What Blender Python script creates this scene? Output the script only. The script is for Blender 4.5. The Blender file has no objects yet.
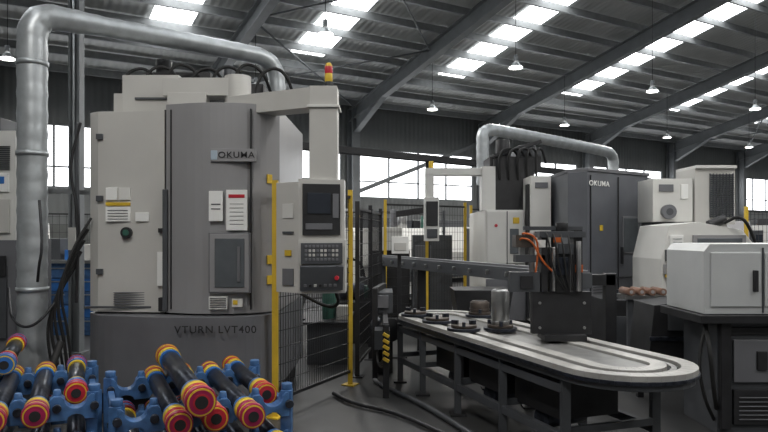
import bpy, bmesh, math, random
from mathutils import Vector, Matrix, Euler
random.seed(4)
scene = bpy.context.scene
R = math.radians

# ------------------------------------------------------------ materials
def mat(name, col, rough=0.5, metal=0.0, var=0.12, scale=6.0, bump=0.0, emit=0.0, spec=0.5):
    m = bpy.data.materials.new(name); m.use_nodes = True
    nt = m.node_tree; b = nt.nodes["Principled BSDF"]
    b.inputs["Roughness"].default_value = rough
    b.inputs["Metallic"].default_value = metal
    b.inputs["Specular IOR Level"].default_value = spec
    tc = nt.nodes.new("ShaderNodeTexCoord")
    n = nt.nodes.new("ShaderNodeTexNoise"); n.inputs["Scale"].default_value = scale
    n.inputs["Detail"].default_value = 6
    nt.links.new(tc.outputs["Object"], n.inputs["Vector"])
    r = nt.nodes.new("ShaderNodeValToRGB")
    r.color_ramp.elements[0].position = 0.3; r.color_ramp.elements[1].position = 0.7
    r.color_ramp.elements[0].color = (*[c*(1-var) for c in col], 1)
    r.color_ramp.elements[1].color = (*[min(1, c*(1+var)) for c in col], 1)
    nt.links.new(n.outputs["Fac"], r.inputs["Fac"])
    nt.links.new(r.outputs["Color"], b.inputs["Base Color"])
    if bump:
        bp = nt.nodes.new("ShaderNodeBump"); bp.inputs["Strength"].default_value = bump
        bp.inputs["Distance"].default_value = 0.01
        nt.links.new(n.outputs["Fac"], bp.inputs["Height"]); nt.links.new(bp.outputs["Normal"], b.inputs["Normal"])
    if emit:
        b.inputs["Emission Color"].default_value = (*col, 1); b.inputs["Emission Strength"].default_value = emit
    return m

def ribbed(name, col, axis, freq, rough=0.6, depth=0.02):
    m = mat(name, col, rough, 0.0, 0.08, 1.5)
    nt = m.node_tree; b = nt.nodes["Principled BSDF"]
    tc = nt.nodes.new("ShaderNodeTexCoord")
    w = nt.nodes.new("ShaderNodeTexWave"); w.bands_direction = axis; w.inputs["Scale"].default_value = freq
    nt.links.new(tc.outputs["Object"], w.inputs["Vector"])
    bp = nt.nodes.new("ShaderNodeBump"); bp.inputs["Strength"].default_value = 0.8; bp.inputs["Distance"].default_value = depth
    nt.links.new(w.outputs["Fac"], bp.inputs["Height"]); nt.links.new(bp.outputs["Normal"], b.inputs["Normal"])
    return m

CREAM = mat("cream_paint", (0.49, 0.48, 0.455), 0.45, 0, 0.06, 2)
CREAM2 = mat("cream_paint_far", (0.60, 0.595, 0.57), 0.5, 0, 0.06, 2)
GREY = mat("grey_paint", (0.255, 0.252, 0.258), 0.42, 0, 0.05, 2)
GREYB = mat("base_grey_paint", (0.135, 0.137, 0.148), 0.4, 0, 0.10, 3)
CHAR = mat("charcoal_machine_paint", (0.10, 0.105, 0.118), 0.42, 0, 0.10, 3)
DGREY = mat("dark_grey_paint", (0.062, 0.066, 0.073), 0.45, 0, 0.15, 3)
BLACK = mat("black_steel", (0.015, 0.015, 0.017), 0.5, 0.0, 0.3, 8)
BLK2 = mat("black_rubber", (0.012, 0.012, 0.012), 0.7)
RUST = mat("oily_steel", (0.08, 0.065, 0.055), 0.45, 0.4, 0.4, 14, 0.3)
STEEL = mat("machined_steel", (0.42, 0.42, 0.42), 0.3, 0.9, 0.15, 10)
DECK = mat("conveyor_deck_steel", (0.22, 0.22, 0.215), 0.4, 0.3, 0.2, 8)
DSTEEL = mat("dark_pipe_steel", (0.045, 0.05, 0.065), 0.3, 0.7, 0.5, 18)
GALV = mat("galvanised_duct", (0.43, 0.455, 0.47), 0.42, 0.55, 0.14, 9)
YEL = mat("yellow_paint", (0.60, 0.40, 0.03), 0.5)
CYEL = mat("yellow_plastic", (0.66, 0.46, 0.03), 0.4)
RED = mat("red_plastic", (0.46, 0.02, 0.035), 0.4)
MAG = mat("magenta_plastic", (0.32, 0.012, 0.07), 0.4)
BLUE = mat("blue_paint", (0.05, 0.125, 0.28), 0.4, 0, 0.35, 14)
BLUE2 = mat("blue_plastic", (0.03, 0.14, 0.42), 0.35)
LBLUE = mat("light_blue_paint", (0.36, 0.43, 0.50), 0.5)
WHITE = mat("white_label", (0.75, 0.75, 0.73), 0.6, 0, 0.02)
LGREY = mat("light_grey_guard", (0.50, 0.51, 0.51), 0.45, 0, 0.06, 3)
OFFW = mat("conveyor_cream", (0.36, 0.352, 0.335), 0.42, 0, 0.2, 5)
ORANGE = mat("orange_hose", (0.5, 0.11, 0.02), 0.45)
BROWN = mat("brown_rollers", (0.17, 0.09, 0.06), 0.5)
GREEN = mat("green_motor", (0.03, 0.11, 0.08), 0.5)
GLASS = mat("dark_window_glass", (0.10, 0.11, 0.12), 0.12)
SCREEN = mat("screen_glass", (0.03, 0.035, 0.045), 0.15)
LAMPE = mat("lamp_diffuser", (1, 0.97, 0.92), 0.5, emit=9)
SKY = mat("rooflight_grp", (0.96, 0.985, 1.0), 0.5, 0, 0.03, emit=5.5)
WINE = mat("window_pane", (0.96, 0.98, 1.0), 0.4, 0, 0.02, emit=3.0)
ROOFM = ribbed("roof_sheet", (0.48, 0.49, 0.485), 'X', 1.6)
WALLM = ribbed("wall_cladding", (0.15, 0.158, 0.158), 'X', 1.6)
STEELW = mat("structural_steel_paint", (0.15, 0.16, 0.167), 0.55, 0, 0.12, 3)
PURL = mat("purlin_galv", (0.26, 0.27, 0.273), 0.5, 0.2)
BLOCK = mat("blockwork", (0.12, 0.125, 0.12), 0.9, 0, 0.2, 3)
FLOORM = mat("concrete_floor", (0.042, 0.042, 0.042), 0.42, 0, 0.45, 1.3, 0.08, spec=0.35)

# ------------------------------------------------------------ builder
class B:
    def __init__(s, name):
        s.name = name; s.bm = bmesh.new(); s.mats = []
    def mi(s, m):
        if m not in s.mats: s.mats.append(m)
        return s.mats.index(m)
    def face(s, vs, m, smooth=False):
        try:
            f = s.bm.faces.new(vs); f.material_index = s.mi(m); f.smooth = smooth
        except ValueError: pass
    def hexa(s, pts, m):
        v = [s.bm.verts.new(p) for p in pts]
        for q in ((0,3,2,1),(4,5,6,7),(0,1,5,4),(1,2,6,5),(2,3,7,6),(3,0,4,7)):
            s.face([v[i] for i in q], m)
    def box(s, x0, x1, y0, y1, z0, z1, m):
        s.hexa([(x0,y0,z0),(x1,y0,z0),(x1,y1,z0),(x0,y1,z0),(x0,y0,z1),(x1,y0,z1),(x1,y1,z1),(x0,y1,z1)], m)
    def ob(s, c, d, m, rot=(0,0,0)):
        e = Euler([R(a) for a in rot]).to_matrix(); c = Vector(c)
        h = [Vector((sx*d[0]/2, sy*d[1]/2, sz*d[2]/2)) for sz in (-1,1) for sx,sy in ((-1,-1),(1,-1),(1,1),(-1,1))]
        s.hexa([c + e @ p for p in h], m)
    def bar(s, p1, p2, w, h, m):
        p1 = Vector(p1); p2 = Vector(p2); d = (p2-p1).normalized()
        up = Vector((0,0,1)) if abs(d.z) < 0.95 else Vector((0,1,0))
        a = d.cross(up).normalized(); b = a.cross(d).normalized()
        a *= w/2; b *= h/2
        s.hexa([p1-a-b, p1+a-b, p2+a-b, p2-a-b, p1-a+b, p1+a+b, p2+a+b, p2-a+b], m)
    def prism(s, pts, z0, z1, m, smooth=False):
        lo = [s.bm.verts.new((x,y,z0)) for x,y in pts]; hi = [s.bm.verts.new((x,y,z1)) for x,y in pts]
        n = len(pts); s.face(lo[::-1], m); s.face(hi, m)
        for i in range(n): s.face([lo[i], lo[(i+1)%n], hi[(i+1)%n], hi[i]], m, smooth)
    def prof(s, pts, o, u, w, m, smooth=False):
        o = Vector(o); u = Vector(u); w = Vector(w)
        A = [s.bm.verts.new(o+u*a+Vector((0,0,z))) for a,z in pts]; Bv = [s.bm.verts.new(o+u*a+Vector((0,0,z))+w) for a,z in pts]
        n = len(pts); s.face(A, m); s.face(Bv[::-1], m)
        for i in range(n): s.face([A[(i+1)%n], A[i], Bv[i], Bv[(i+1)%n]], m, smooth)
    def cyl(s, p1, p2, r, m, r2=None, n=20, caps=True):
        p1 = Vector(p1); p2 = Vector(p2); r2 = r if r2 is None else r2
        d = (p2-p1).normalized(); up = Vector((0,0,1)) if abs(d.z) < 0.95 else Vector((0,1,0))
        a = d.cross(up).normalized(); b = a.cross(d).normalized()
        c = [(math.cos(2*math.pi*i/n), math.sin(2*math.pi*i/n)) for i in range(n)]
        A = [s.bm.verts.new(p1+a*x*r+b*y*r) for x,y in c]; C = [s.bm.verts.new(p2+a*x*r2+b*y*r2) for x,y in c]
        for i in range(n): s.face([A[i], A[(i+1)%n], C[(i+1)%n], C[i]], m, True)
        if caps: s.face(A[::-1], m); s.face(C, m)
    def tube(s, pts, r, m, n=12, ribs=None, smoothit=3, rfun=None):
        P = [Vector(p) for p in pts]
        for _ in range(smoothit):
            Q = [P[0]]
            for i in range(len(P)-1):
                Q.append(P[i]*0.75+P[i+1]*0.25); Q.append(P[i]*0.25+P[i+1]*0.75)
            Q.append(P[-1]); P = Q
        if ribs:
            Q = [P[0]]
            for i in range(len(P)-1):
                L = (P[i+1]-P[i]).length; k = max(1, int(L/ribs))
                for j in range(1, k+1): Q.append(P[i].lerp(P[i+1], j/k))
            P = Q
        d0 = (P[1]-P[0]).normalized(); up = Vector((0,0,1)) if abs(d0.z) < 0.9 else Vector((0,1,0))
        a = d0.cross(up).normalized(); prev = None
        for i, p in enumerate(P):
            d = (P[min(i+1,len(P)-1)]-P[max(i-1,0)])
            if d.length < 1e-6: continue
            d.normalize(); a = (a - d*a.dot(d)).normalized(); b = d.cross(a)
            rr = r*(1.0 if not ribs or i % 3 else 1.05)
            if rfun: rr *= rfun(p)
            ring = [s.bm.verts.new(p+a*math.cos(2*math.pi*k/n)*rr+b*math.sin(2*math.pi*k/n)*rr) for k in range(n)]
            if prev:
                for k in range(n): s.face([prev[k], prev[(k+1)%n], ring[(k+1)%n], ring[k]], m, True)
            else: s.face(ring[::-1], m)
            prev = ring
        s.face(prev, m)
    def done(s, bevel=0.0):
        bm = s.bm
        bmesh.ops.recalc_face_normals(bm, faces=bm.faces)
        xs = [v.co.x for v in bm.verts]; ys = [v.co.y for v in bm.verts]; zs = [v.co.z for v in bm.verts]
        c = Vector(((min(xs)+max(xs))/2, (min(ys)+max(ys))/2, min(zs)))
        for v in bm.verts: v.co -= c
        me = bpy.data.meshes.new(s.name); bm.to_mesh(me); bm.free()
        for m in s.mats: me.materials.append(m)
        o = bpy.data.objects.new(s.name, me); o.location = c; scene.collection.objects.link(o)
        if bevel:
            md = o.modifiers.new("bevel", 'BEVEL'); md.width = bevel; md.segments = 2; md.limit_method = 'ANGLE'; md.angle_limit = R(50)
        return o

def text(parent, name, body, loc, size, m, rz=0.0, sx=1.0, sp=1.05):
    cu = bpy.data.curves.new(name, 'FONT'); cu.body = body; cu.size = size; cu.extrude = 0.002
    cu.align_x = 'CENTER'; cu.align_y = 'CENTER'; cu.offset = size*0.006; cu.space_character = sp
    cu.materials.append(m)
    o = bpy.data.objects.new(name, cu); scene.collection.objects.link(o)
    o.parent = parent; o.location = Vector(loc)-parent.location; o.rotation_euler = (R(90), 0, rz); o.scale = (sx,1,1)
    return o

# ------------------------------------------------------------ building shell
O0 = Vector((-1.23, 24.0, 0)); ANG = math.atan2(0.518, 0.855)
def inb(o):
    o.matrix_world = Matrix.Translation(O0) @ Matrix.Rotation(ANG, 4, 'Z') @ Matrix.Translation(o.location); return o
def W(t, s, z=0):
    return Vector((O0.x+t*math.cos(ANG)+s*math.sin(ANG), O0.y+t*math.sin(ANG)-s*math.cos(ANG), z))
T0, T1, S1 = -18.0, 48.0, 28.0
EH, PT, RS = 6.3, 0.225, 14.0
def rz_(s): return EH + PT*(s if s <= RS else 2*RS-s)

b = B("floor"); b.box(T0, T1, -S1, 0, -0.2, 0, FLOORM); inb(b.done())
for nm, s0, s1 in (("ceiling", 0, RS), ("ceiling", RS, S1)):
    b = B(nm)
    b.hexa([(T0,-s1,rz_(s1)),(T1,-s1,rz_(s1)),(T1,-s0,rz_(s0)),(T0,-s0,rz_(s0)),
            (T0,-s1,rz_(s1)+.15),(T1,-s1,rz_(s1)+.15),(T1,-s0,rz_(s0)+.15),(T0,-s0,rz_(s0)+.15)], ROOFM)
    inb(b.done())
RAFT = [-17, -11.2, -5.5, 0, 6, 12, 18, 24, 30, 36, 42]
WZ0, WZ1 = 2.95, 4.8
b = B("wall_back")
b.box(T0, T1, 0, .2, 0, 1.9, BLOCK); b.box(T0, T1, 0, .15, 1.9, WZ0, WALLM); b.box(T0, T1, 0, .15, WZ1, EH+.15, WALLM)
for t in RAFT: b.box(t-.35, t+.35, 0, .15, WZ0, WZ1, WALLM)
inb(b.done())
for i in range(len(RAFT)-1):
    a, c = RAFT[i]+.35, RAFT[i+1]-.35
    b = B("window_%d" % (i+1))
    b.box(a, c, .08, .10, WZ0, WZ1, WINE)
    n = 4
    for k in range(n+1):
        x = a+(c-a)*k/n; b.box(x-.03, x+.03, .02, .08, WZ0, WZ1, STEELW)
    for z in (WZ0+.03, WZ0+.62, WZ1-.03): b.box(a, c, .03, .08, z-.025, z+.025, STEELW)
    inb(b.done())
b = B("wall_front"); b.box(T0, T1, -S1-.2, -S1, 0, EH+.1, WALLM); inb(b.done())
for nm, x0 in (("wall_left", T0-.2), ("wall_right", T1)):
    b = B(nm)
    b.prof([(-.0,0),(-S1,0),(-S1,EH),(-RS,rz_(RS)),(0,EH)], (x0,0,0), (0,1,0), (.2,0,0), WALLM); inb(b.done())

def isec(b, s0, z0, s1, z1, t, h, w, m):
    def P(s, z): return (t, -s, z)
    b.bar(P(s0,z0), P(s1,z1), .03, h, m)
    d = Vector((0, -(s1-s0), z1-z0)).normalized(); nn = Vector((0, d.z, -d.y))
    if nn.z < 0: nn = -nn
    for sg in (-1, 1):
        o = nn*(h/2*sg)
        b.bar(Vector(P(s0,z0))+o, Vector(P(s1,z1))+o, w, .03, m)
for t in RAFT:
    b = B("portal_frame")
    for s in (.3, S1-.3):
        b.box(t-.15, t+.15, -s-.2, -s-.17, 0, EH-.2, STEELW); b.box(t-.15, t+.15, -s+.17, -s+.2, 0, EH-.2, STEELW)
        b.box(t-.02, t+.02, -s-.17, -s+.17, 0, EH-.2, STEELW)
    hh = .42; off = hh/2+.24
    isec(b, .1, rz_(.1)-off, RS, rz_(RS)-off, t, hh, .24, STEELW)
    isec(b, RS, rz_(RS)-off, S1-.1, rz_(.1)-off, t, hh, .24, STEELW)
    for sgn in (0, 1):
        f = (lambda s: s) if sgn == 0 else (lambda s: S1-s)
        z0 = rz_(.5)-off-hh/2
        A = [(-f(.5), z0+.05), (-f(.5), z0-.50), (-f(2.4), rz_(2.4)-off-hh/2), (-f(2.4), rz_(2.4)-off-hh/2+.05)]
        b.prof(A, (t-.015,0,0), (0,1,0), (.03,0,0), STEELW)
        b.bar((t,-f(.5),z0-.50), (t,-f(2.4),rz_(2.4)-off-hh/2), .22, .03, STEELW)
    inb(b.done())
b = B("roof_purlins")
s = .5
while s < S1:
    z = rz_(s)
    b.box(T0, T1, -s-.012, -s+.012, z-.23, z-.03, PURL); b.box(T0, T1, -s-.04, -s+.04, z-.24, z-.225, PURL)
    s += 1.05
inb(b.done())
b = B("roof_bracing")
for (ta, tb) in ((-5.5,0), (18,24)):
    for (sa, sb) in ((.5,5),(5,10)):
        za, zb = rz_(sa)-.35, rz_(sb)-.35
        b.cyl((ta,-sa,za),(tb,-sb,zb),.025,STEELW,n=8); b.cyl((tb,-sa,za),(ta,-sb,zb),.025,STEELW,n=8)
b.bar((0,-.35,3.1), (6,-.35,5.4), .14,.14, STEELW)
inb(b.done())
b = B("rooflight_panels")
for t in [-13.5, -7.2, -3.1, 2.2, 7.9, 13.9, 19.9, 25.9, 31.9, 38]:
    for (s0, s1) in ((3.1, 13), (15, 25)):
        z0, z1 = rz_(s0)-.03, rz_(s1)-.03
        for (a, c) in ((-.52,-.02),(.02,.52)):
            b.hexa([(t+a,-s1,z1),(t+c,-s1,z1),(t+c,-s0,z0),(t+a,-s0,z0),(t+a,-s1,z1+.02),(t+c,-s1,z1+.02),(t+c,-s0,z0+.02),(t+a,-s0,z0+.02)], SKY)
inb(b.done())
b = B("service_column")
b.box(-4.25,-4.22,8.95,9.1,0,8.45,STEELW); b.box(-4.13,-4.10,8.95,9.1,0,8.45,STEELW); b.box(-4.22,-4.13,9.015,9.035,0,8.45,STEELW)
b.box(-4.3,-4.05,8.9,9.15,0,.02,STEELW); b.box(-4.22,-4.12,8.88,8.95,1.4,1.7,CREAM); b.cyl((-4.17,8.93,1.7),(-4.17,8.93,6),.015,GALV,n=8)
b.done()

# high bay lamps
lamps = [(-10.9+5.6*k, 4.7) for k in range(8)] + [(-10.6+4.8*k, 9.8) for k in range(7)] + [(-12+6*k, 18.0) for k in range(4)] + [(-12+6*k, 24.0) for k in range(4)]
for (t, s) in lamps:
    p = W(t, s, 5.38); top = rz_(s)-.25
    b = B("high_bay_lamp")
    b.cyl(p+Vector((0,0,.30)), Vector((p.x,p.y,top)), .008, BLK2, n=6)
    b.cyl(p+Vector((0,0,.13)), p+Vector((0,0,.30)), .05, STEELW, n=14)
    b.cyl(p, p+Vector((0,0,.14)), .165, GALV, r2=.06, n=20, caps=False)
    b.cyl(p+Vector((0,0,.01)), p+Vector((0,0,.03)), .15, LAMPE, n=20)
    o = b.done()
    ld = bpy.data.lights.new("lamp_light", 'AREA'); ld.shape = 'DISK'; ld.size = .4; ld.energy = 88; ld.color = (1, .965, .91)
    lo = bpy.data.objects.new("lamp_light", ld); scene.collection.objects.link(lo); lo.parent = o
    lo.location = Vector((p.x, p.y, p.z-.03))-o.location

# ------------------------------------------------------------ left lathe
def arc(pts, k=2):
    P = [Vector(p) for p in pts]
    for _ in range(k):
        Q = [P[0]]
        for i in range(len(P)-1): Q += [P[i]*.75+P[i+1]*.25, P[i]*.25+P[i+1]*.75]
        Q.append(P[-1]); P = Q
    return [(p.x, p.y) for p in P]
b = B("vertical_lathe")
fb = arc([(-2.66,6.02),(-2.5,5.8),(-2.1,5.68),(-1.75,5.62),(-1.35,5.64),(-1.08,5.74),(-.95,6.0)])
b.prism([(-2.66,7.6)]+fb+[(-.93,7.6)], .22, .90, GREYB)
b.prism([(-2.6,7.5),(-2.6,6.0),(-2.3,5.85),(-1.3,5.8),(-1.0,6.0),(-1.0,7.5)], 0, .22, BLACK)
b.prism([(-2.65,7.6),(-2.65,6.0),(-2.55,5.93),(-1.94,5.88),(-1.94,7.6)], .915, 2.70, CREAM)
fg = arc([(-1.92,5.86),(-1.6,5.76),(-1.35,5.76),(-1.1,5.83),(-.95,6.05)])
b.prism([(-1.92,7.6)]+fg+[(-.93,7.6)], .915, 2.75, GREY)
b.prism([(-1.95,7.5),(-1.95,5.9),(-1.91,5.9),(-1.91,7.5)], .9, 2.71, BLACK)
for x, y in ((-1.87,5.838),(-1.16,5.79)):
    b.box(x-.006, x+.006, y-.008, y+.05, .95, 2.70, BLACK)
b.box(-1.94, -1.9, 5.82, 5.88, .93, 2.0, DGREY)
b.box(-1.50,-1.11,5.742,5.80,2.235,2.345,GREY); b.box(-1.495,-1.44,5.738,5.745,2.25,2.33,LBLUE)
b.box(-1.51,-1.155,5.724,5.78,1.10,1.62,GREYB); b.box(-1.50,-1.165,5.72,5.78,1.11,1.61,GREY)
b.box(-1.455,-1.20,5.712,5.76,1.15,1.57,GLASS)
b.box(-1.26,-1.235,5.70,5.74,1.20,1.50,GREYB)
b.box(-1.36,-1.18,5.728,5.75,1.64,1.99,WHITE); b.box(-1.34,-1.20,5.724,5.73,1.92,1.95,RED)
b.box(-1.51,-1.39,5.73,5.75,1.72,1.98,WHITE); b.box(-1.49,-1.41,5.726,5.73,1.86,1.87,DGREY); b.box(-1.49,-1.41,5.726,5.73,1.82,1.83,DGREY)
for k in range(6): b.box(-1.33,-1.21,5.725,5.73,1.69+.035*k,1.695+.035*k,DGREY)
b.box(-1.51,-1.35,5.725,5.75,.96,1.07,CREAM2)
for k in range(6): b.box(-1.50,-1.36,5.72,5.73,.975+.015*k,.982+.015*k,DGREY)
b.box(-1.31,-1.22,5.725,5.75,.98,1.05,CREAM2); b.box(-1.30,-1.26,5.72,5.75,1.0,1.04,YEL)
b.box(-2.47,-2.37,5.90,5.93,1.91,2.02,WHITE); b.box(-2.35,-2.25,5.895,5.925,1.91,2.02,CREAM2)
b.box(-2.47,-2.25,5.895,5.925,1.86,1.89,YEL); b.box(-2.47,-2.25,5.895,5.925,1.72,1.85,WHITE)
for k in range(4): b.box(-2.45,-2.27,5.89,5.9,1.74+.025*k,1.746+.025*k,DGREY)
b.box(-2.2,-2.08,5.88,5.92,1.72,1.80,WHITE)
b.cyl((-2.28,5.925,1.62),(-2.28,5.87,1.62),.05,BLACK); b.cyl((-2.28,5.90,1.62),(-2.28,5.865,1.62),.028,GREEN)
b.box(-2.0,-1.95,5.86,5.9,1.15,1.45,WHITE); b.box(-1.99,-1.96,5.855,5.9,1.62,1.66,BLACK)
b.box(-1.98,-1.93,5.83,5.9,.93,1.05,BLACK)
for z in (1.25,1.9,2.45): b.box(-2.56,-2.5,5.905,5.935,z,z+.05,DGREY)
b.box(-2.66,-2.0,5.89,5.9,.95,.97,DGREY)
for k in range(6): b.box(-2.4,-2.12,5.895,5.91,.985+.02*k,.993+.02*k,GREYB)
for z in (1.20,1.38,2.1): b.ob((-1.02,5.93,z),(.06,.01,.08),YEL,(0,0,55))
b.prism([(-2.55,6.3),(-1.0,6.3),(-1.0,7.5),(-2.55,7.5)], 2.70, 2.80, DGREY)
b.box(-2.42,-1.9,6.15,6.6,2.70,3.08,CREAM); b.box(-2.52,-2.38,6.2,6.5,2.72,2.92,CREAM); b.box(-2.3,-2.0,6.13,6.16,2.85,2.87,DGREY)
b.box(-2.35,-1.75,6.7,7.2,2.8,3.24,BLACK); b.box(-1.8,-1.2,6.6,7.2,2.8,3.10,BLACK)
b.cyl((-2.3,6.95,3.24),(-2.3,6.95,3.42),.08,BLACK); b.cyl((-1.6,6.9,3.05),(-1.6,6.9,3.32),.07,DGREY)
b.cyl((-1.45,6.7,2.8),(-1.45,6.7,3.15),.04,DSTEEL); b.cyl((-1.3,6.75,2.8),(-1.3,6.75,3.1),.05,STEEL)
for k in range(7):
    x = -2.6+.22*k
    b.tube([(x,6.5,2.75),(x+.05,6.5,3.2+.04*(k%3)),(x+.3,6.6,3.27),(x+.4,6.8,2.85)], .016, BLK2, n=8)
# boom
b.box(-2.0,-1.28,6.0,6.22,2.86,3.02,CREAM)
b.box(-1.95,-1.6,5.98,6.1,2.76,2.88,CREAM)
b.bar((-1.36,6.08,2.76),(-.5,5.66,2.76),.22,.17,CREAM)
b.cyl((-1.34,6.1,2.64),(-1.34,6.1,3.05),.12,CREAM)
b.box(-.62,-.39,5.52,5.75,2.04,2.84,CREAM)
b.box(-.64,-.37,5.50,5.77,2.66,2.68,CREAM2)
b.box(-.58,-.42,5.56,5.72,1.98,2.05,DGREY)
b.cyl((-.47,5.65,2.84),(-.47,5.65,2.90),.035,BLACK)
b.cyl((-.47,5.65,2.90),(-.47,5.65,2.97),.033,YEL); b.cyl((-.47,5.65,2.97),(-.47,5.65,3.03),.033,RED); b.cyl((-.47,5.65,3.03),(-.47,5.65,3.06),.033,YEL,r2=.02)
# pendant control panel
b.prism([(-.91,5.68),(-.91,5.62),(-.68,5.47),(-.68,5.68)],1.12,2.04,CREAM)
b.prism([(-.70,5.70),(-.70,5.44),(-.33,5.52),(-.33,5.70)],1.56,2.06,CREAM)
ang = math.degrees(math.atan2(.08,.37))
b.ob((-.515,5.472,1.81),(.31,.02,.42),BLACK,(0,0,ang)); b.ob((-.535,5.458,1.86),(.19,.02,.17),SCREEN,(0,0,ang))
b.ob((-.535,5.462,1.67),(.22,.02,.05),GREYB,(0,0,ang)); b.ob((-.40,5.49,1.84),(.05,.02,.2),GREYB,(0,0,ang))
b.prism([(-.70,5.70),(-.70,5.42),(-.32,5.50),(-.32,5.70)],1.12,1.56,CREAM)
b.ob((-.51,5.445,1.45),(.34,.03,.17),DGREY,(0,0,ang)); b.ob((-.51,5.43,1.25),(.35,.05,.20),DGREY,(12,0,ang))
for i in range(9):
    for j in range(4):
        b.ob((-.635+.031*i,5.405+.0067*i,1.40+.036*j),(.02,.02,.022),(CREAM if (i*j)%3 else GREYB),(0,0,ang))
for i in range(7):
    for j in range(3):
        b.ob((-.64+.04*i,5.392+.0085*i,1.19+.045*j),(.022,.02,.022),random.choice([CREAM,GREYB,GREYB,BLACK]),(12,0,ang))
b.cyl((-.385,5.45,1.25),(-.385,5.40,1.25),.018,RED); b.cyl((-.385,5.46,1.33),(-.385,5.42,1.33),.02,BLACK)
b.ob((-.80,5.545,1.80),(.12,.01,.12),CREAM2,(0,0,-33)); b.ob((-.80,5.54,1.45),(.07,.01,.05),YEL,(0,0,-33))
b.ob((-.80,5.54,1.62),(.12,.01,.02),DGREY,(0,0,-33)); b.ob((-.80,5.54,1.25),(.12,.01,.14),GREYB,(0,0,-33))
b.tube([(-.42,5.68,1.14),(-.38,5.75,1.0),(-.5,5.9,.95),(-.8,6.0,1.1)],.015,BLK2,n=8)
lathe = b.done(.006)
text(lathe,"base_lettering","VTURN LVT400",(-1.42,5.603,.80),.088,BLACK,R(2),1.05,1.12)
text(lathe,"maker_lettering","OKUMA",(-1.275,5.738,2.29),.075,BLACK,0,1.1,1.1)

# ------------------------------------------------------------ ducts
b = B("extraction_duct")
def rf(p):
    x = (p.x+3.12)/.5; return 1.0 if x < 0.1 else max(.74, 1-.26*x)
b.tube([(-3.12,5.9,.28),(-3.12,5.9,.9),(-3.12,5.9,3.1),(-3.12,5.9,3.56),(-2.80,6.13,3.56),(-1.6,7.05,3.56),(-1.20,7.36,3.54),(-1.18,7.38,3.1),(-1.18,7.38,2.8)], .122, GALV, n=28, ribs=.05, smoothit=3, rfun=rf)
for z in (1.1, 2.3, 3.1): b.cyl((-3.12,5.9,z),(-3.12,5.9,z+.04),.134,GALV,n=28)
b.bar((-3.12,6.02,2.0),(-2.66,6.4,2.0),.04,.04,STEELW)
b.box(-3.3,-2.95,5.75,6.1,0,.3,DGREY)
b.done()
b = B("extraction_duct")
b.tube([(1.78,12,2.5),(1.78,12,3.2),(1.78,12,3.52),(2.3,12.4,3.52),(4.6,14.2,3.42),(5.0,14.5,3.38),(5.0,14.5,2.9),(5.0,14.5,2.4)], .11, GALV, n=24, ribs=.06)
b.done()

# ------------------------------------------------------------ fences
def fence(name, p0, p1, h=2.0, post=BLACK, npan=1, z0=.15, sp=.06, hp=None):
    b = B(name); p0 = Vector((*p0,0)); p1 = Vector((*p1,0)); d = (p1-p0); L = d.length; u = d/L
    hp = hp or h+.08
    for i in range(npan+1):
        p = p0+u*L*i/npan
        b.bar(p, p+Vector((0,0,hp)), .05, .05, post); b.ob((p.x,p.y,.006),(.14,.14,.012),post,(0,0,math.degrees(math.atan2(u.y,u.x))))
    k = int(L/sp)
    for i in range(1,k):
        p = p0+u*L*i/k; b.bar(p+Vector((0,0,z0)), p+Vector((0,0,h)), .005,.005, BLACK)
    z = z0
    while z <= h+.001:
        b.bar(p0+Vector((0,0,z)), p1+Vector((0,0,z)), .006,.006, BLACK); z += .15
    for z in (z0, h): b.bar(p0+Vector((0,0,z)), p1+Vector((0,0,z)), .03,.03, BLACK)
    return b.done()
fence("mesh_safety_fence", (-.955,5.84), (-.36,7.1), 2.0, YEL, 1, sp=.04)
fence("mesh_safety_fence", (-.3,7.5), (-.05,9.6), 1.9, BLACK, 2, sp=.05)
fence("mesh_safety_fence", (0.02,10.9), (1.45,11.9), 2.1, YEL, 2)
fence("mesh_safety_fence", (-3.4,10.5), (-.4,11.8), 2.0, BLACK, 2, sp=.08)
fence("mesh_safety_fence", (1.7,13.0), (6.5,16.0), 2.1, YEL, 4, sp=.1)
fence("mesh_safety_fence", (-6.5,12.5), (-.6,15.8), 2.0, YEL, 4, sp=.12)
fence("mesh_safety_fence", (6.1,11.2), (10.5,13.8), 2.0, YEL, 4, sp=.12)

b = B("overhead_cable_tray")
p, q = Vector((-1.6,10.2,2.98)), Vector((8.0,18.2,3.0))
b.bar(p,q,.03,.1,BLACK); d = (q-p).normalized(); n_ = Vector((d.y,-d.x,0))*.2
b.bar(p+n_,q+n_,.03,.1,BLACK)
for k in range(30):
    c = p.lerp(q,k/29); b.bar(c,c+n_,.03,.02,BLACK)
for k in (0,.25,.62,1):
    c = p.lerp(q,k); b.bar((c.x,c.y,0),(c.x,c.y,2.95),.08,.08,BLACK)
b.done()

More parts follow.
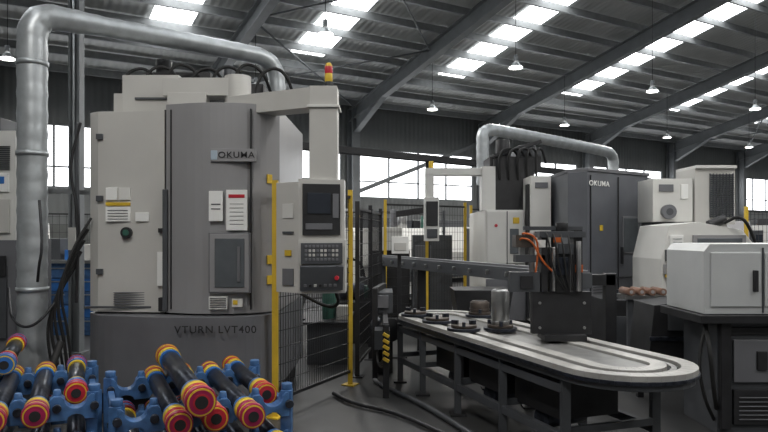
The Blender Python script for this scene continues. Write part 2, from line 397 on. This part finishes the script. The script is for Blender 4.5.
# ------------------------------------------------------------ pipe stacks
U = Vector((.416,-.909,0)).normalized(); V = Vector((.909,.416,0))
COMB = [(MAG,CYEL,BLUE2,RED),(RED,CYEL,BLUE2,RED),(BLUE2,RED,CYEL,BLUE2),(MAG,CYEL,BLUE2,MAG),(RED,BLUE2,CYEL,RED)]
def pipe(near, L, r=.055, k=0):
    cap,c2,c3,c4 = COMB[k%len(COMB)]
    n = Vector(near); b = B("drill_pipe")
    b.cyl(n-U*L, n-U*.02, r, DSTEEL, n=24)
    def end(p, d):
        b.cyl(p-d*.24, p-d*.19, r*1.15, c3, n=28); b.cyl(p-d*.19, p-d*.12, r*1.24, c2, n=28)
        b.cyl(p-d*.12, p-d*.07, r*1.26, c4, n=28); b.cyl(p-d*.07, p-d*.055, r*1.15, BLACK, n=28)
        b.cyl(p-d*.055, p-d*.03, r*1.30, c2, n=28); b.cyl(p-d*.03, p, r*1.34, cap, r2=r*1.28, n=28)
        b.cyl(p-d*.002, p+d*.005, r*1.16, CYEL, n=28); b.cyl(p, p+d*.008, r*1.02, cap, n=28); b.cyl(p, p+d*.011, r*.70, c4, n=28); b.cyl(p, p+d*.014, r*.55, BLK2, n=24)
    end(n, U); end(n-U*L, -U)
    return b.done()
def rack(c, half, levels, depth, slot=.2):
    b = B("pipe_stacking_rack"); c = Vector(c)
    for dist in (0, depth):
        o = c-U*dist
        for z in levels:
            n = int(round(2*half/slot)); st = 2*half/n
            pts = [(-half, z-.10)]
            for k in range(n):
                cx = -half+st*(k+.5)
                for a in range(180, -1, -30): pts.append((cx+.05*math.cos(R(a)), z-.10+.035*math.sin(R(a))))
            pts += [(half, z-.10), (half, z+.05)]
            for k in range(n):
                cx = half-st*(k+.5)
                pts.append((cx+st*.5-.018, z+.05))
                for a in range(0, 181, 20): pts.append((cx+.064*math.cos(R(a)), z+.03-.060*math.sin(R(a))))
                pts.append((cx-st*.5+.018, z+.05))
            pts.append((-half, z+.05))
            b.prof(pts, o-U*.05, V, U*.10, BLUE)
            for k in range(n+1):
                e = o+V*(-half+st*k)
                b.cyl(e+Vector((0,0,z-.02))+U*.04, e+Vector((0,0,z-.02))+U*.075, .026, DSTEEL, n=12)
                b.cyl(e+Vector((0,0,z+.04)), e+Vector((0,0,z+.085)), .028, BLUE, r2=.02, n=12)
        for sg in (-1,1):
            e = o+V*half*sg
            b.bar((e.x,e.y,0),(e.x,e.y,levels[-1]+.06),.07,.07,BLUE)
            b.cyl((e.x,e.y,levels[-1]+.06),(e.x,e.y,levels[-1]+.10),.035,BLUE)
            b.ob((e.x,e.y,.01),(.14,.14,.02),BLUE,(0,0,24))
    for sg in (-1,1):
        e = c+V*half*sg; f = e-U*depth
        for z in (.12, levels[-1]-.05): b.bar((e.x,e.y,z),(f.x,f.y,z),.04,.06,BLUE)
    return b.done(.004)
HZ = .565
CA = Vector((-1.07,4.0,0))
rack(CA, .50, [.33,HZ], .85)
for k, x in enumerate((-.40,-.20,0,.20,.40)):
    if k in (1,2,3):
        p = CA+V*x+U*(.32+.04*(k%2)); pipe((p.x,p.y,HZ+.01), 1.42, k=[0,0,1,3,0][k])
    p = CA+V*x+U*(.30+.03*(k%2)); pipe((p.x,p.y,.34), 1.35, k=k+2)
pipe((-.945,3.44,.735), 1.50, r=.062, k=0)
p = CA+V*.40-U*.12; pipe((p.x,p.y,HZ+.01), 1.1, k=1)
CB = Vector((-2.20,4.0,0))
rack(CB, .42, [.33,HZ], .85)
for k, x in enumerate((-.315,-.105,.105,.315)):
    p = CB+V*x+U*(.31+.03*(k%2))
    if k in (1,2): pipe((p.x,p.y,HZ+.01), 1.40, k=[0,0,3,0][k])
    pipe((p.x,p.y,.34), 1.35, k=k)
for k, x in enumerate((-.315,.315)):
    p = CB+V*x-U*.2; pipe((p.x,p.y,HZ+.01), 1.1, k=2+2*k)
pipe((-2.60,4.55,.71), 1.1, r=.055, k=2)

# ------------------------------------------------------------ left background
b = B("cnc_machine_cabinet")
b.box(-5.2,-3.6,6.5,7.1,1.55,2.62,CREAM2); b.box(-5.2,-3.55,6.45,7.1,.12,1.55,GREYB); b.box(-5.1,-3.65,6.6,7.0,0,.12,BLACK)
b.box(-5.0,-3.75,6.5,7.0,2.62,2.75,DGREY)
for k in range(12): b.box(-4.2,-3.65,6.48,6.5,2.46-.02*k,2.468-.02*k,DGREY)
b.box(-3.98,-3.66,6.48,6.5,2.02,2.2,WHITE); b.box(-3.93,-3.8,6.475,6.49,2.1,2.17,RED); b.box(-3.78,-3.7,6.475,6.49,2.1,2.17,BLUE2)
b.box(-4.6,-3.65,6.47,6.5,1.62,1.95,CREAM); b.box(-4.3,-3.65,6.42,6.45,.6,1.3,DGREY); b.box(-3.75,-3.65,6.40,6.43,1.2,1.4,BLACK)
b.box(-3.9,-3.7,6.44,6.455,.3,.45,YEL)
b.done(.006)
b = B("tool_drawer_cabinet")
b.box(-6.0,-4.4,10.6,11.2,.0,1.15,BLUE)
for i in range(3):
    for k in range(5): b.box(-5.97+.53*i,-5.47+.53*i,10.57,10.6,.08+.21*k,.27+.21*k,BLUE2 if k%2 else BLUE); b.box(-5.85+.53*i,-5.60+.53*i,10.55,10.57,.22+.21*k,.24+.21*k,STEEL)
b.box(-6.05,-4.35,10.5,11.25,1.15,1.20,STEEL)
for i in range(6): b.box(-5.95+.27*i,-5.75+.27*i,10.7,11.0,1.20,1.36+.09*(i%3),[LGREY,WHITE,DGREY,BLUE2,CREAM,GREYB][i])
b.done(.004)
b = B("hydraulic_hoses")
for k in range(5):
    x=-2.86+.03*k
    b.tube([(x-.02,5.9,.02),(x,5.8,.3+.1*k),(x-.06,5.72,.8+.08*k),(x+.03,5.8,1.1+.1*k),(x+.12,5.95,1.35+.1*k)], .012+.003*(k%2), BLK2, n=8)
b.tube([(-3.5,6.2,1.1),(-3.2,5.7,.85),(-2.95,5.6,.8),(-2.8,5.8,1.1)], .012, BLACK, n=8)
b.tube([(-2.98,5.75,1.9),(-2.9,5.65,1.5),(-2.93,5.65,1.35),(-2.98,5.72,1.2)], .012, BLACK, n=8)
b.tube([(-2.78,5.6,.03),(-2.80,5.5,.1),(-2.75,5.45,.45),(-2.72,5.6,.7)], .03, BLK2, n=10)
b.tube([(-2.74,5.95,2.6),(-2.76,5.95,2.3),(-2.73,5.95,1.7),(-2.75,5.95,1.2)], .018, DGREY, n=8)
b.tube([(-2.70,5.92,2.6),(-2.80,5.9,2.2),(-2.71,5.9,1.8),(-2.73,5.9,1.0)], .013, BLACK, n=8)
b.done()
b = B("coolant_tank")
b.box(-.95,-.45,8.2,9.3,.0,.5,DGREY); b.box(-1.0,-.42,8.15,9.35,.5,.53,BLACK); b.cyl((-.7,8.5,.53),(-.7,8.5,.9),.09,GREEN); b.cyl((-.7,8.5,.9),(-.7,8.5,.95),.07,BLACK)
b.box(-.6,-.45,8.4,8.6,.53,.7,CREAM); b.tube([(-.7,8.6,.6),(-.8,8.9,.7),(-.6,9.1,.6),(-.5,9.0,.5)],.03,BLK2,n=8)
b.done(.004)
b = B("hydraulic_power_unit")
b.box(-.75,-.2,9.8,10.5,.0,.6,BLACK); b.cyl((-.65,10,.75),(-.3,10,.75),.13,DSTEEL); b.cyl((-.3,10,.75),(-.2,10,.75),.1,GREEN)
b.box(-.7,-.5,10.2,10.4,.6,1.1,DGREY); b.box(-.4,-.25,10.2,10.4,.6,.95,GREYB)
b.tube([(-.3,10.3,.95),(-.35,10.1,1.2),(-.55,10.1,1.25),(-.6,10.3,1.1)],.02,BLK2,n=8)
b.done(.004)

# ------------------------------------------------------------ conveyor
AX = Vector((.34,-.94,0)).normalized(); AY = Vector((-AX.y,AX.x,0))
C0 = Vector((.62,7.1,0)); C1 = Vector((1.60,4.46,0))
def stad(r, k=16):
    pts = []
    a0 = math.atan2(AX.y, AX.x)
    for i in range(k+1):
        a = a0-math.pi/2+math.pi*i/k; pts.append((C1.x+r*math.cos(a), C1.y+r*math.sin(a)))
    for i in range(k+1):
        a = a0+math.pi/2+math.pi*i/k; pts.append((C0.x+r*math.cos(a), C0.y+r*math.sin(a)))
    return pts
def ringp(b, ro, ri, z0, z1, m):
    A, C = stad(ro), stad(ri); n = len(A)
    for i in range(n):
        j = (i+1)%n
        b.hexa([(*A[i],z0),(*A[j],z0),(*C[j],z0),(*C[i],z0),(*A[i],z1),(*A[j],z1),(*C[j],z1),(*C[i],z1)], m)
b = B("pallet_loop_conveyor")
b.prism(stad(.45), .65, .720, DGREY)
ringp(b,.465,.36,.70,.750,OFFW)
ringp(b,.36,.335,.69,.722,BLK2)
ringp(b,.335,.30,.69,.735,DECK)
ringp(b,.30,.275,.69,.722,BLK2)
ringp(b,.275,.17,.69,.748,OFFW)
b.prism(stad(.165), .69, .730, DECK)
ringp(b,.475,.465,.69,.715,DSTEEL)
Lc = (C1-C0).length
for f in (-.10,.12,.4,.68,.97):
    c = C0+AX*Lc*f
    for sg in (-.37,.37):
        e = c+AY*sg; b.bar((e.x,e.y,0),(e.x,e.y,.64),.06,.06,DGREY); b.ob((e.x,e.y,.01),(.14,.14,.02),BLACK)
    e1, e2 = c+AY*.37, c-AY*.37; b.bar((e1.x,e1.y,.3),(e2.x,e2.y,.3),.04,.05,DGREY)
for sg in (-.37,.37):
    e1 = C0-AX*Lc*.10+AY*sg; e2 = C0+AX*Lc*.97+AY*sg
    for z in (.25,.58): b.bar((e1.x,e1.y,z),(e2.x,e2.y,z),.05,.06,DGREY)
for f in (.25,.5,.78):
    e = C0+AX*Lc*f; b.ob((e.x,e.y,.45),(.6,.5,.3),BLACK,(0,0,-70)); b.cyl(e+Vector((-.2,-.1,.24)),e+Vector((.15,.1,.24)),.08,DSTEEL)
b.done(.003)
def pallet(name, p, h=0, r=.075, mt=STEEL):
    b = B(name); z = .750
    b.cyl((*p,z),(*p,z+.025),.15,DSTEEL,n=32); b.cyl((*p,z+.025),(*p,z+.05),.115,RUST,n=32)
    for k in range(3):
        a = 2.1*k+.4; b.ob((p[0]+.09*math.cos(a),p[1]+.09*math.sin(a),z+.065),(.06,.03,.04),DSTEEL,(0,0,math.degrees(a)))
    if h:
        b.cyl((*p,z+.05),(*p,z+.05+h),r,mt,n=32); b.cyl((*p,z+.05+h),(*p,z+.065+h),r*.92,mt,r2=r*.8,n=32)
        b.cyl((*p,z+.065+h),(*p,z+.067+h),r*.5,BLK2,n=20); b.cyl((*p,z+.07),(*p,z+.085),r*1.05,mt,n=32)
    b.done(.002)
def loop(f, side): q = C0+AX*Lc*f+AY*side; return (q.x,q.y)
pallet("workpiece_pallet", loop(.0,-.31)); pallet("workpiece_pallet", loop(.20,-.31)); pallet("workpiece_pallet", loop(.40,-.31))
pallet("workpiece_pallet", loop(.10,.30), .10, .10, RUST)
pallet("workpiece_pallet", (1.04,5.95), .30, .08, STEEL)

b = B("gantry_loader")
p, q = Vector((-.03,10.6,1.19)), Vector((1.80,5.95,1.19))
b.bar(p,q,.16,.14,DGREY); b.bar(p+Vector((0,0,.08)),q+Vector((0,0,.08)),.06,.03,GREYB)
b.bar((p.x,p.y,0),(p.x,p.y,1.12),.12,.12,DGREY); m_ = p.lerp(q,.30); b.bar((m_.x,m_.y,0.0),(m_.x,m_.y,1.12),.12,.12,BLACK)
q2 = p.lerp(q,.97)
for k in range(12): c = p.lerp(q,.05+.08*k); b.ob((c.x-.085,c.y-.03,1.19),(.01,.06,.05),STEEL,(0,0,-69))
b.bar((q2.x+.32,q2.y,0),(q2.x+.32,q2.y,1.25),.1,.1,BLACK); b.bar((q2.x,q2.y,1.19),(q2.x+.36,q2.y,1.19),.1,.1,BLACK)
b.done(.004)
b = B("pallet_gripper_station")
b.box(1.20,1.68,5.38,5.46,.80,1.14,BLACK); b.box(1.28,1.62,5.3,5.55,.752,.80,BLACK)
b.box(1.27,1.32,5.36,5.5,1.14,1.62,BLACK); b.box(1.53,1.60,5.36,5.5,1.14,1.64,BLACK); b.box(1.25,1.62,5.34,5.52,1.58,1.63,DGREY)
b.box(1.06,1.3,5.36,5.46,1.38,1.44,DGREY); b.box(1.10,1.14,5.38,5.44,1.42,1.60,STEEL); b.box(1.06,1.2,5.34,5.5,1.50,1.6,RUST)
b.box(1.34,1.5,5.36,5.48,1.14,1.5,BLACK); b.box(1.37,1.48,5.34,5.36,1.28,1.42,DSTEEL); b.box(1.40,1.52,5.33,5.36,1.45,1.53,DGREY)
b.box(1.02,1.26,5.37,5.47,1.14,1.30,DGREY); b.box(1.10,1.2,5.35,5.37,1.17,1.27,BLACK)
b.cyl((1.2,5.4,1.62),(1.2,5.4,1.30),.025,STEEL); b.cyl((1.56,5.33,1.15),(1.56,5.33,1.55),.02,STEEL); b.cyl((1.36,5.33,1.15),(1.36,5.33,1.5),.014,STEEL)
b.cyl((1.45,5.42,1.63),(1.45,5.42,1.70),.05,BLACK); b.box(1.14,1.62,5.42,5.46,1.64,1.67,DGREY)
b.tube([(1.15,5.4,1.58),(1.1,5.35,1.62),(1.2,5.3,1.60),(1.24,5.33,1.5),(1.22,5.35,1.3)],.008,ORANGE,n=8)
b.tube([(1.12,5.4,1.5),(1.08,5.33,1.58),(1.18,5.3,1.56),(1.26,5.33,1.4),(1.36,5.33,1.3)],.008,ORANGE,n=8)
for k in range(4): b.tube([(1.3+.06*k,5.36,1.62),(1.3+.06*k,5.28,1.60-.04*k),(1.35+.05*k,5.3,1.3),(1.45+.02*k,5.34,1.16)],.007,BLK2,n=6)
b.box(1.24,1.30,5.35,5.37,1.5,1.56,WHITE); b.box(1.54,1.6,5.345,5.36,1.3,1.36,ORANGE); b.box(1.36,1.42,5.32,5.34,1.54,1.58,ORANGE)
for z in (.85,1.05):
    for x in (1.26,1.62): b.cyl((x,5.38,z),(x,5.37,z),.012,STEEL,n=8)
b.done(.003)
b = B("conveyor_drive_frame")
for (x,y) in ((.02,6.55),(-.10,7.45),(.0,8.2)): b.bar((x,y,0),(x,y,1.0 if y>7 else .72),.06,.06,BLACK)
b.bar((.02,6.55,.7),(.0,8.2,.7),.05,.06,BLACK); b.bar((.02,6.55,.25),(.0,8.2,.25),.05,.06,BLACK)
b.bar((-.10,7.45,.98),(.0,8.2,.98),.05,.06,BLACK)
for k in range(5): b.ob((.02,6.5,.38+.06*k),(.065,.03,.03),YEL,(0,30,0))
b.cyl((-.05,7.7,.55),(.05,7.4,.55),.12,DSTEEL); b.cyl((.05,7.4,.55),(.08,7.33,.55),.13,BLACK); b.ob((-.02,7.1,.5),(.16,.3,.2),DGREY)
b.box(-.10,.1,7.5,8.1,.72,.95,DGREY); b.box(-.08,.05,7.46,7.5,.78,.92,GREYB); b.box(-.08,.1,7.6,8.1,.02,.45,BLACK)
for k in range(4): b.tube([(.05,6.6,.3+.05*k),(-.06,7,.2),(-.08,7.5,.3),(-.02,7.9,.45)],.014,BLK2,n=6)
b.done(.003)
b = B("chip_bin_skip")
b.prof([(0,.25),(.6,.25),(.7,.85),(-.1,.85)], (1.05,9.0,0),(1,0,0),(0,.7,0), BLACK)
for x in (1.1,1.55):
    for y in (9.05,9.6): b.cyl((x,y,.0),(x,y,.16),.05,BLK2,n=12); b.box(x-.04,x+.04,y-.04,y+.04,.16,.26,DGREY)
b.done(.003)
b = B("floor_cable_duct")
b.tube([(-.5,6.6,.03),(-.3,6.2,.03),(.1,5.9,.03),(.5,5.2,.03)],.02,BLACK,n=8); b.tube([(-.1,7.2,.03),(0,6.9,.03),(.4,6.1,.03),(.8,4.9,.03)],.025,DGREY,n=8)
b.done()

# ------------------------------------------------------------ right lathe (rear)
b = B("vertical_lathe")
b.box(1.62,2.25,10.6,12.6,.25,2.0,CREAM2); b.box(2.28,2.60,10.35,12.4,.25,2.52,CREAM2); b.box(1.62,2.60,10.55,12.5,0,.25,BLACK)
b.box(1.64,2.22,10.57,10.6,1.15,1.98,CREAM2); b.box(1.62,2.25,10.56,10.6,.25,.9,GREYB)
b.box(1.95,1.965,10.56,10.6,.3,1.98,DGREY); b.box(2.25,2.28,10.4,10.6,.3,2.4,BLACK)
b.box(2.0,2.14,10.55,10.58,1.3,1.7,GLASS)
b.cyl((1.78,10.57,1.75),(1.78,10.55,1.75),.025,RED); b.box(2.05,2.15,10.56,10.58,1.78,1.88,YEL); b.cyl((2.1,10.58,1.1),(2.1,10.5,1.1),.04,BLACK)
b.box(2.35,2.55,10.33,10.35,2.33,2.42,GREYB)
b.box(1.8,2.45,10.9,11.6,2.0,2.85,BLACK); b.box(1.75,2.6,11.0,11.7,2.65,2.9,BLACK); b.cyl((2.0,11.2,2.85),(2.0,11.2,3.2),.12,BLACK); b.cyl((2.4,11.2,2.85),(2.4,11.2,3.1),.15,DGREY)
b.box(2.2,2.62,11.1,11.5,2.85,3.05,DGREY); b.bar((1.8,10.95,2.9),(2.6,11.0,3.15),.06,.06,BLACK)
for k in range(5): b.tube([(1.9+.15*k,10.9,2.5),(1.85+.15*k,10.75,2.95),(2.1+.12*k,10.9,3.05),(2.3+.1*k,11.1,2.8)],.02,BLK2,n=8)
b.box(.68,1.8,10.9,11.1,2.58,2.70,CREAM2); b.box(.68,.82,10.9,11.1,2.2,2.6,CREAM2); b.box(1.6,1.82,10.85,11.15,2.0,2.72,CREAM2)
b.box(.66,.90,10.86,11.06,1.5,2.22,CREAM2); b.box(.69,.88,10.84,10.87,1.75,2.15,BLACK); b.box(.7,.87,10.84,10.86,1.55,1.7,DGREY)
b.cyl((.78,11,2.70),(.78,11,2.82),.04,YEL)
b.done(.006)
b = B("machining_center")
b.prism([(2.66,9.62),(2.86,9.35),(4.05,10.2),(3.7,12.3),(2.66,12.3)], .2, 2.50, CHAR)
b.prism([(2.70,9.75),(2.9,9.5),(3.9,10.2),(3.6,12),(2.70,12)], 0, .2, BLACK)
b.prism([(2.65,9.66),(2.87,9.33),(4.07,10.19),(3.7,12.3),(2.65,12.3)], 2.5, 2.55, GREYB)
u = Vector((1.19,.85,0)).normalized(); ag = math.degrees(math.atan2(u.y,u.x)); nn = Vector((u.y,-u.x,0))
def onf(a,z,w,h,m,th=.02):
    c = Vector((2.86,9.35,0))+u*a+nn*.01; b.ob((c.x,c.y,z),(w,th,h),m,(0,0,ag))
onf(.7,1.35,.012,2.2,BLACK); onf(.06,1.35,.012,2.2,BLACK); onf(1.4,1.35,.012,2.2,BLACK); onf(.7,.98,1.4,.012,BLACK)
for k in range(16): onf(.36,.30+.04*k,.5,.012,BLACK)
onf(.36,.6,.56,.72,GREYB,.012)
onf(.78,1.3,.03,.25,BLACK,.06); onf(1.0,1.6,.35,.5,GLASS); onf(1.0,1.6,.40,.55,GREYB,.012)
onf(.3,1.7,.06,.08,YEL)
o2 = b.done(.006)
c = Vector((2.86,9.35,2.33))+u*.24+nn*.022
text(o2,"maker_lettering","OKUMA",c,.105,WHITE,R(ag),1.15,1.1)

b = B("electrical_cabinet")
b.box(3.72,4.27,9.2,9.75,1.78,2.38,CREAM2); b.box(3.75,4.2,9.3,9.7,0,1.78,DGREY)
b.cyl((3.92,9.2,1.92),(3.92,9.12,1.92),.10,GREYB); b.cyl((3.92,9.12,1.92),(3.92,9.11,1.92),.05,DGREY)
b.box(4.1,4.2,9.18,9.2,2.1,2.3,WHITE); b.box(3.8,4.0,9.18,9.2,2.2,2.3,GREYB)
b.done(.006)
b = B("cooling_unit")
b.box(4.3,4.86,9.2,9.8,1.75,2.52,CREAM); b.box(4.35,4.8,9.3,9.7,0,1.75,CREAM2)
for k in range(20): b.box(4.5,4.83,9.17,9.2,1.85+.03*k,1.865+.03*k,DGREY)
for k in range(8): b.box(4.5+.045*k,4.505+.045*k,9.165,9.2,1.84,2.45,DGREY)
b.box(4.3,4.86,9.15,9.8,2.52,2.56,CREAM2)
b.done(.006)
b = B("cnc_turning_machine")
b.prof([(0,0.0),(1.25,0.0),(1.25,1.35),(1.0,1.66),(.45,1.76),(.1,1.72),(0,1.3)], (3.42,8.2,.0), (1,0,0), (0,.95,0), CREAM2)
b.box(3.44,4.6,8.14,8.2,1.12,1.24,GREY); b.box(3.5,4.0,8.12,8.2,.3,1.05,GREYB); b.box(4.05,4.62,8.12,8.2,.3,1.05,DGREY)
b.box(3.46,3.56,8.16,8.2,1.28,1.42,DGREY); b.box(3.46,3.56,8.13,8.2,1.08,1.19,YEL); b.box(3.62,3.72,8.10,8.2,1.08,1.19,YEL); b.box(3.76,3.88,8.12,8.2,1.08,1.17,WHITE)
b.box(3.52,3.68,8.17,8.2,1.45,1.6,WHITE); b.box(3.8,4.45,8.17,8.2,1.32,1.60,GREY); b.box(3.85,4.4,8.16,8.2,1.36,1.56,GLASS)
for k in range(3): b.box(3.55,3.66,8.16,8.2,1.47+.04*k,1.475+.04*k,DGREY)
b.cyl((3.52,8.2,1.35),(3.52,8.1,1.35),.05,BLACK); b.cyl((4.05,8.3,1.72),(4.25,8.3,1.80),.06,BLACK)
b.tube([(4.2,8.2,1.75),(4.3,8.0,1.85),(4.5,8.1,1.6),(4.6,8.15,1.3)],.02,BLK2,n=8)
b.done(.006)
b = B("chip_drum")
b.box(2.45,3.35,7.35,8.05,.05,.88,BLACK); b.box(2.5,3.3,7.33,7.36,.2,.7,DGREY); b.cyl((2.6,7.6,.88),(2.6,7.6,.98),.08,DSTEEL)
for x in (2.5,3.3): b.box(x-.03,x+.03,7.4,7.46,0,.05,BLK2); b.box(x-.03,x+.03,7.9,7.96,0,.05,BLK2)
b.done(.004)
b = B("roller_shelf")
b.box(2.5,3.3,6.9,7.2,.93,.97,STEEL); b.box(2.55,2.6,6.95,7.0,0,.93,DGREY); b.box(3.2,3.25,6.95,7.0,0,.93,DGREY)
for k in range(4): b.cyl((2.56+.11*k,6.88,1.01),(2.56+.11*k,7.15,1.01),.038,BROWN,n=16); b.cyl((2.56+.11*k,6.875,1.01),(2.56+.11*k,6.88,1.01),.018,GREY,n=12)
b.done()
b = B("chip_conveyor_chute")
b.prof([(0,.45),(.7,.3),(.75,.75),(.55,1.0),(.05,.95)], (2.45,6.15,0),(1,0,0),(0,.5,0), BLACK)
for x in (2.5,3.1):
    for y in (6.2,6.55): b.box(x,x+.06,y,y+.05,0,.5,BLACK)
b.box(2.45,3.1,6.13,6.15,.62,.66,DSTEEL); b.box(2.62,2.95,6.12,6.15,.72,.9,DGREY)
b.done(.004)
b = B("machine_guard_cabinet")
b.prof([(0,.97),(1.4,.97),(1.4,1.53),(.05,1.53),(0,1.47)],(2.55,5.3,0),(1,0,0),(0,.7,0),LGREY)
b.box(2.60,3.0,5.285,5.30,1.03,1.46,LGREY); b.box(3.03,3.9,5.285,5.30,1.03,1.46,LGREY); b.box(3.01,3.025,5.29,5.30,.98,1.50,DGREY)
b.box(3.15,3.75,5.275,5.29,1.12,1.38,GREY); b.box(3.18,3.72,5.27,5.28,1.15,1.35,GLASS); b.box(2.93,2.96,5.25,5.29,1.15,1.32,BLACK)
b.box(2.5,3.95,5.24,6.02,.90,.965,BLACK)
b.box(2.68,3.9,5.35,5.95,.0,.90,DGREY); b.box(2.70,3.85,5.33,5.36,.80,.86,BLACK); b.box(2.80,3.2,5.32,5.36,.42,.76,GREYB); b.box(3.25,3.8,5.32,5.36,.42,.76,BLACK)
b.box(2.98,3.06,5.3,5.33,.52,.67,BLACK); b.box(2.69,2.77,5.3,5.36,.05,.9,BLACK); b.box(2.8,3.85,5.32,5.36,.08,.36,BLACK)
for k in range(6): b.box(2.84,3.16,5.31,5.33,.12+.035*k,.128+.035*k,GREYB)
b.tube([(2.6,5.4,.9),(2.55,5.2,.7),(2.6,5.25,.4),(2.68,5.36,.2)],.018,BLK2,n=8)
b.tube([(2.62,5.4,.9),(2.50,5.3,.6),(2.55,5.3,.3),(2.68,5.4,.1)],.014,BLK2,n=8)
b.done(.006)

# ------------------------------------------------------------ far machines
def place(b, t, s):
    p = W(t,s)
    for v in b.bm.verts:
        c = v.co.copy(); v.co = Vector((p.x+c.x*math.cos(ANG)-c.y*math.sin(ANG), p.y+c.x*math.sin(ANG)+c.y*math.cos(ANG), c.z))
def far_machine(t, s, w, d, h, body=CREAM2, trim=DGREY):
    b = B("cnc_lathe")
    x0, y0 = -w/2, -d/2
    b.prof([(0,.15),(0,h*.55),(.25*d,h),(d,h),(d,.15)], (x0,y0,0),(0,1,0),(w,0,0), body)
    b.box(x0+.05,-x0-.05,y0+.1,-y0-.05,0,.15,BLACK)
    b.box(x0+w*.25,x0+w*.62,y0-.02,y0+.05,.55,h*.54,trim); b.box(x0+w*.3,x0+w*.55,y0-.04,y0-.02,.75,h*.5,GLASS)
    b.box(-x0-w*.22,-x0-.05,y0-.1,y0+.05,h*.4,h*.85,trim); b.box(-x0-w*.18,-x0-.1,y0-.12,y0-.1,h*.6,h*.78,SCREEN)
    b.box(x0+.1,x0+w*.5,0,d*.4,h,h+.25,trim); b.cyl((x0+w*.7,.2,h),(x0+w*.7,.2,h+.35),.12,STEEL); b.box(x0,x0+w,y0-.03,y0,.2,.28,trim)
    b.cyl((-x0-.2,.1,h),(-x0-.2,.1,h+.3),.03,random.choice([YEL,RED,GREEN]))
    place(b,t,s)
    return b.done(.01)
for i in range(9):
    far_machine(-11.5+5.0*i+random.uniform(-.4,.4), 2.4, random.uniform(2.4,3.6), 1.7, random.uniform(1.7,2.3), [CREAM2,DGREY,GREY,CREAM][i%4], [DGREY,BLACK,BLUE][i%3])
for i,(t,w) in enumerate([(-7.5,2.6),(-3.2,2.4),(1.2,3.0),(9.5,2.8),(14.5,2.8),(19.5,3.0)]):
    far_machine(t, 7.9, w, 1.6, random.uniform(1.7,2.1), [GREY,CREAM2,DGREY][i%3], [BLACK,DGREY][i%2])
def shelf(t, s, w=2.4, h=2.3):
    b = B("storage_shelving")
    for x in (-w/2, w/2):
        for y in (-.3,.3): b.box(x-.03,x+.03,y-.03,y+.03,0,h,DGREY)
    for k in range(5):
        z = .15+k*(h-.2)/4; b.box(-w/2,w/2,-.3,.3,z-.03,z,DGREY)
        if k < 4:
            x = -w/2+.1
            while x < w/2-.3:
                ww = random.uniform(.18,.4); b.box(x,x+ww,-.25,.2,z,z+random.uniform(.12,.38),random.choice([BLUE,DGREY,RUST,WHITE,GREYB,BROWN,BLACK])); x += ww+.06
    place(b,t,s)
    b.done()
for t,s in ((-6,5.4),(-1.2,5.4),(3.6,5.4),(7.0,5.4),(12,5.4),(17,5.4)): shelf(t,s)

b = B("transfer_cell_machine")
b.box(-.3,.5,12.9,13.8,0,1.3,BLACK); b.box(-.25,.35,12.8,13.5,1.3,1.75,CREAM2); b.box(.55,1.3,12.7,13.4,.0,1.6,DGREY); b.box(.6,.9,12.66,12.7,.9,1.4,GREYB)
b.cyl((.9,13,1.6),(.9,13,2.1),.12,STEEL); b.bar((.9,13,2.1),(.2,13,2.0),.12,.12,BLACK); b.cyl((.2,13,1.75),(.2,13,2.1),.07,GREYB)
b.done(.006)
b = B("white_control_box")
b.box(.10,.32,8.55,8.75,1.36,1.58,WHITE); b.box(.13,.29,8.54,8.55,1.40,1.5,CREAM); b.bar((.2,8.7,.0),(.2,8.7,1.36),.05,.05,BLACK); b.ob((.2,8.7,.01),(.2,.2,.02),BLACK)
b.done(.004)
b = B("chip_conveyor")
b.prof([(0,.1),(1.2,.1),(1.7,1.4),(1.95,1.4),(1.95,1.65),(1.6,1.65),(1.1,.45),(0,.45)], (-2.8,12.2,0),(1,0,0),(0,.6,0), DGREY)
b.box(-2.7,-2.6,12.25,12.7,0,.1,BLACK); b.box(-1.0,-.9,12.3,12.7,0,1.4,BLACK)
b.done(.004)
b = B("parts_bin_cart")
b.box(-2.2,-1.2,9.0,9.6,.5,.55,STEEL)
for x in (-2.18,-1.24):
    for y in (9.02,9.56): b.box(x,x+.04,y,y+.04,.0,.95,BLUE)
b.box(-2.15,-1.7,9.05,9.5,.55,.8,BLUE2); b.box(-1.65,-1.25,9.05,9.5,.55,.75,GREYB)
b.done()

# ------------------------------------------------------------ world, camera
w = bpy.data.worlds.new("world"); scene.world = w; w.use_nodes = True
w.node_tree.nodes["Background"].inputs[0].default_value = (.8,.85,.95,1); w.node_tree.nodes["Background"].inputs[1].default_value = .6
cam = bpy.data.cameras.new("camera"); co = bpy.data.objects.new("camera", cam); scene.collection.objects.link(co)
co.location = (0,0,1.6); co.rotation_euler = (R(90),0,0)
cam.sensor_width = 36; cam.lens = 665/768*36; cam.shift_y = 19/768; cam.clip_end = 200
scene.camera = co
scene.view_settings.view_transform = 'Standard'; scene.view_settings.look = 'None'; scene.view_settings.exposure = 0.22
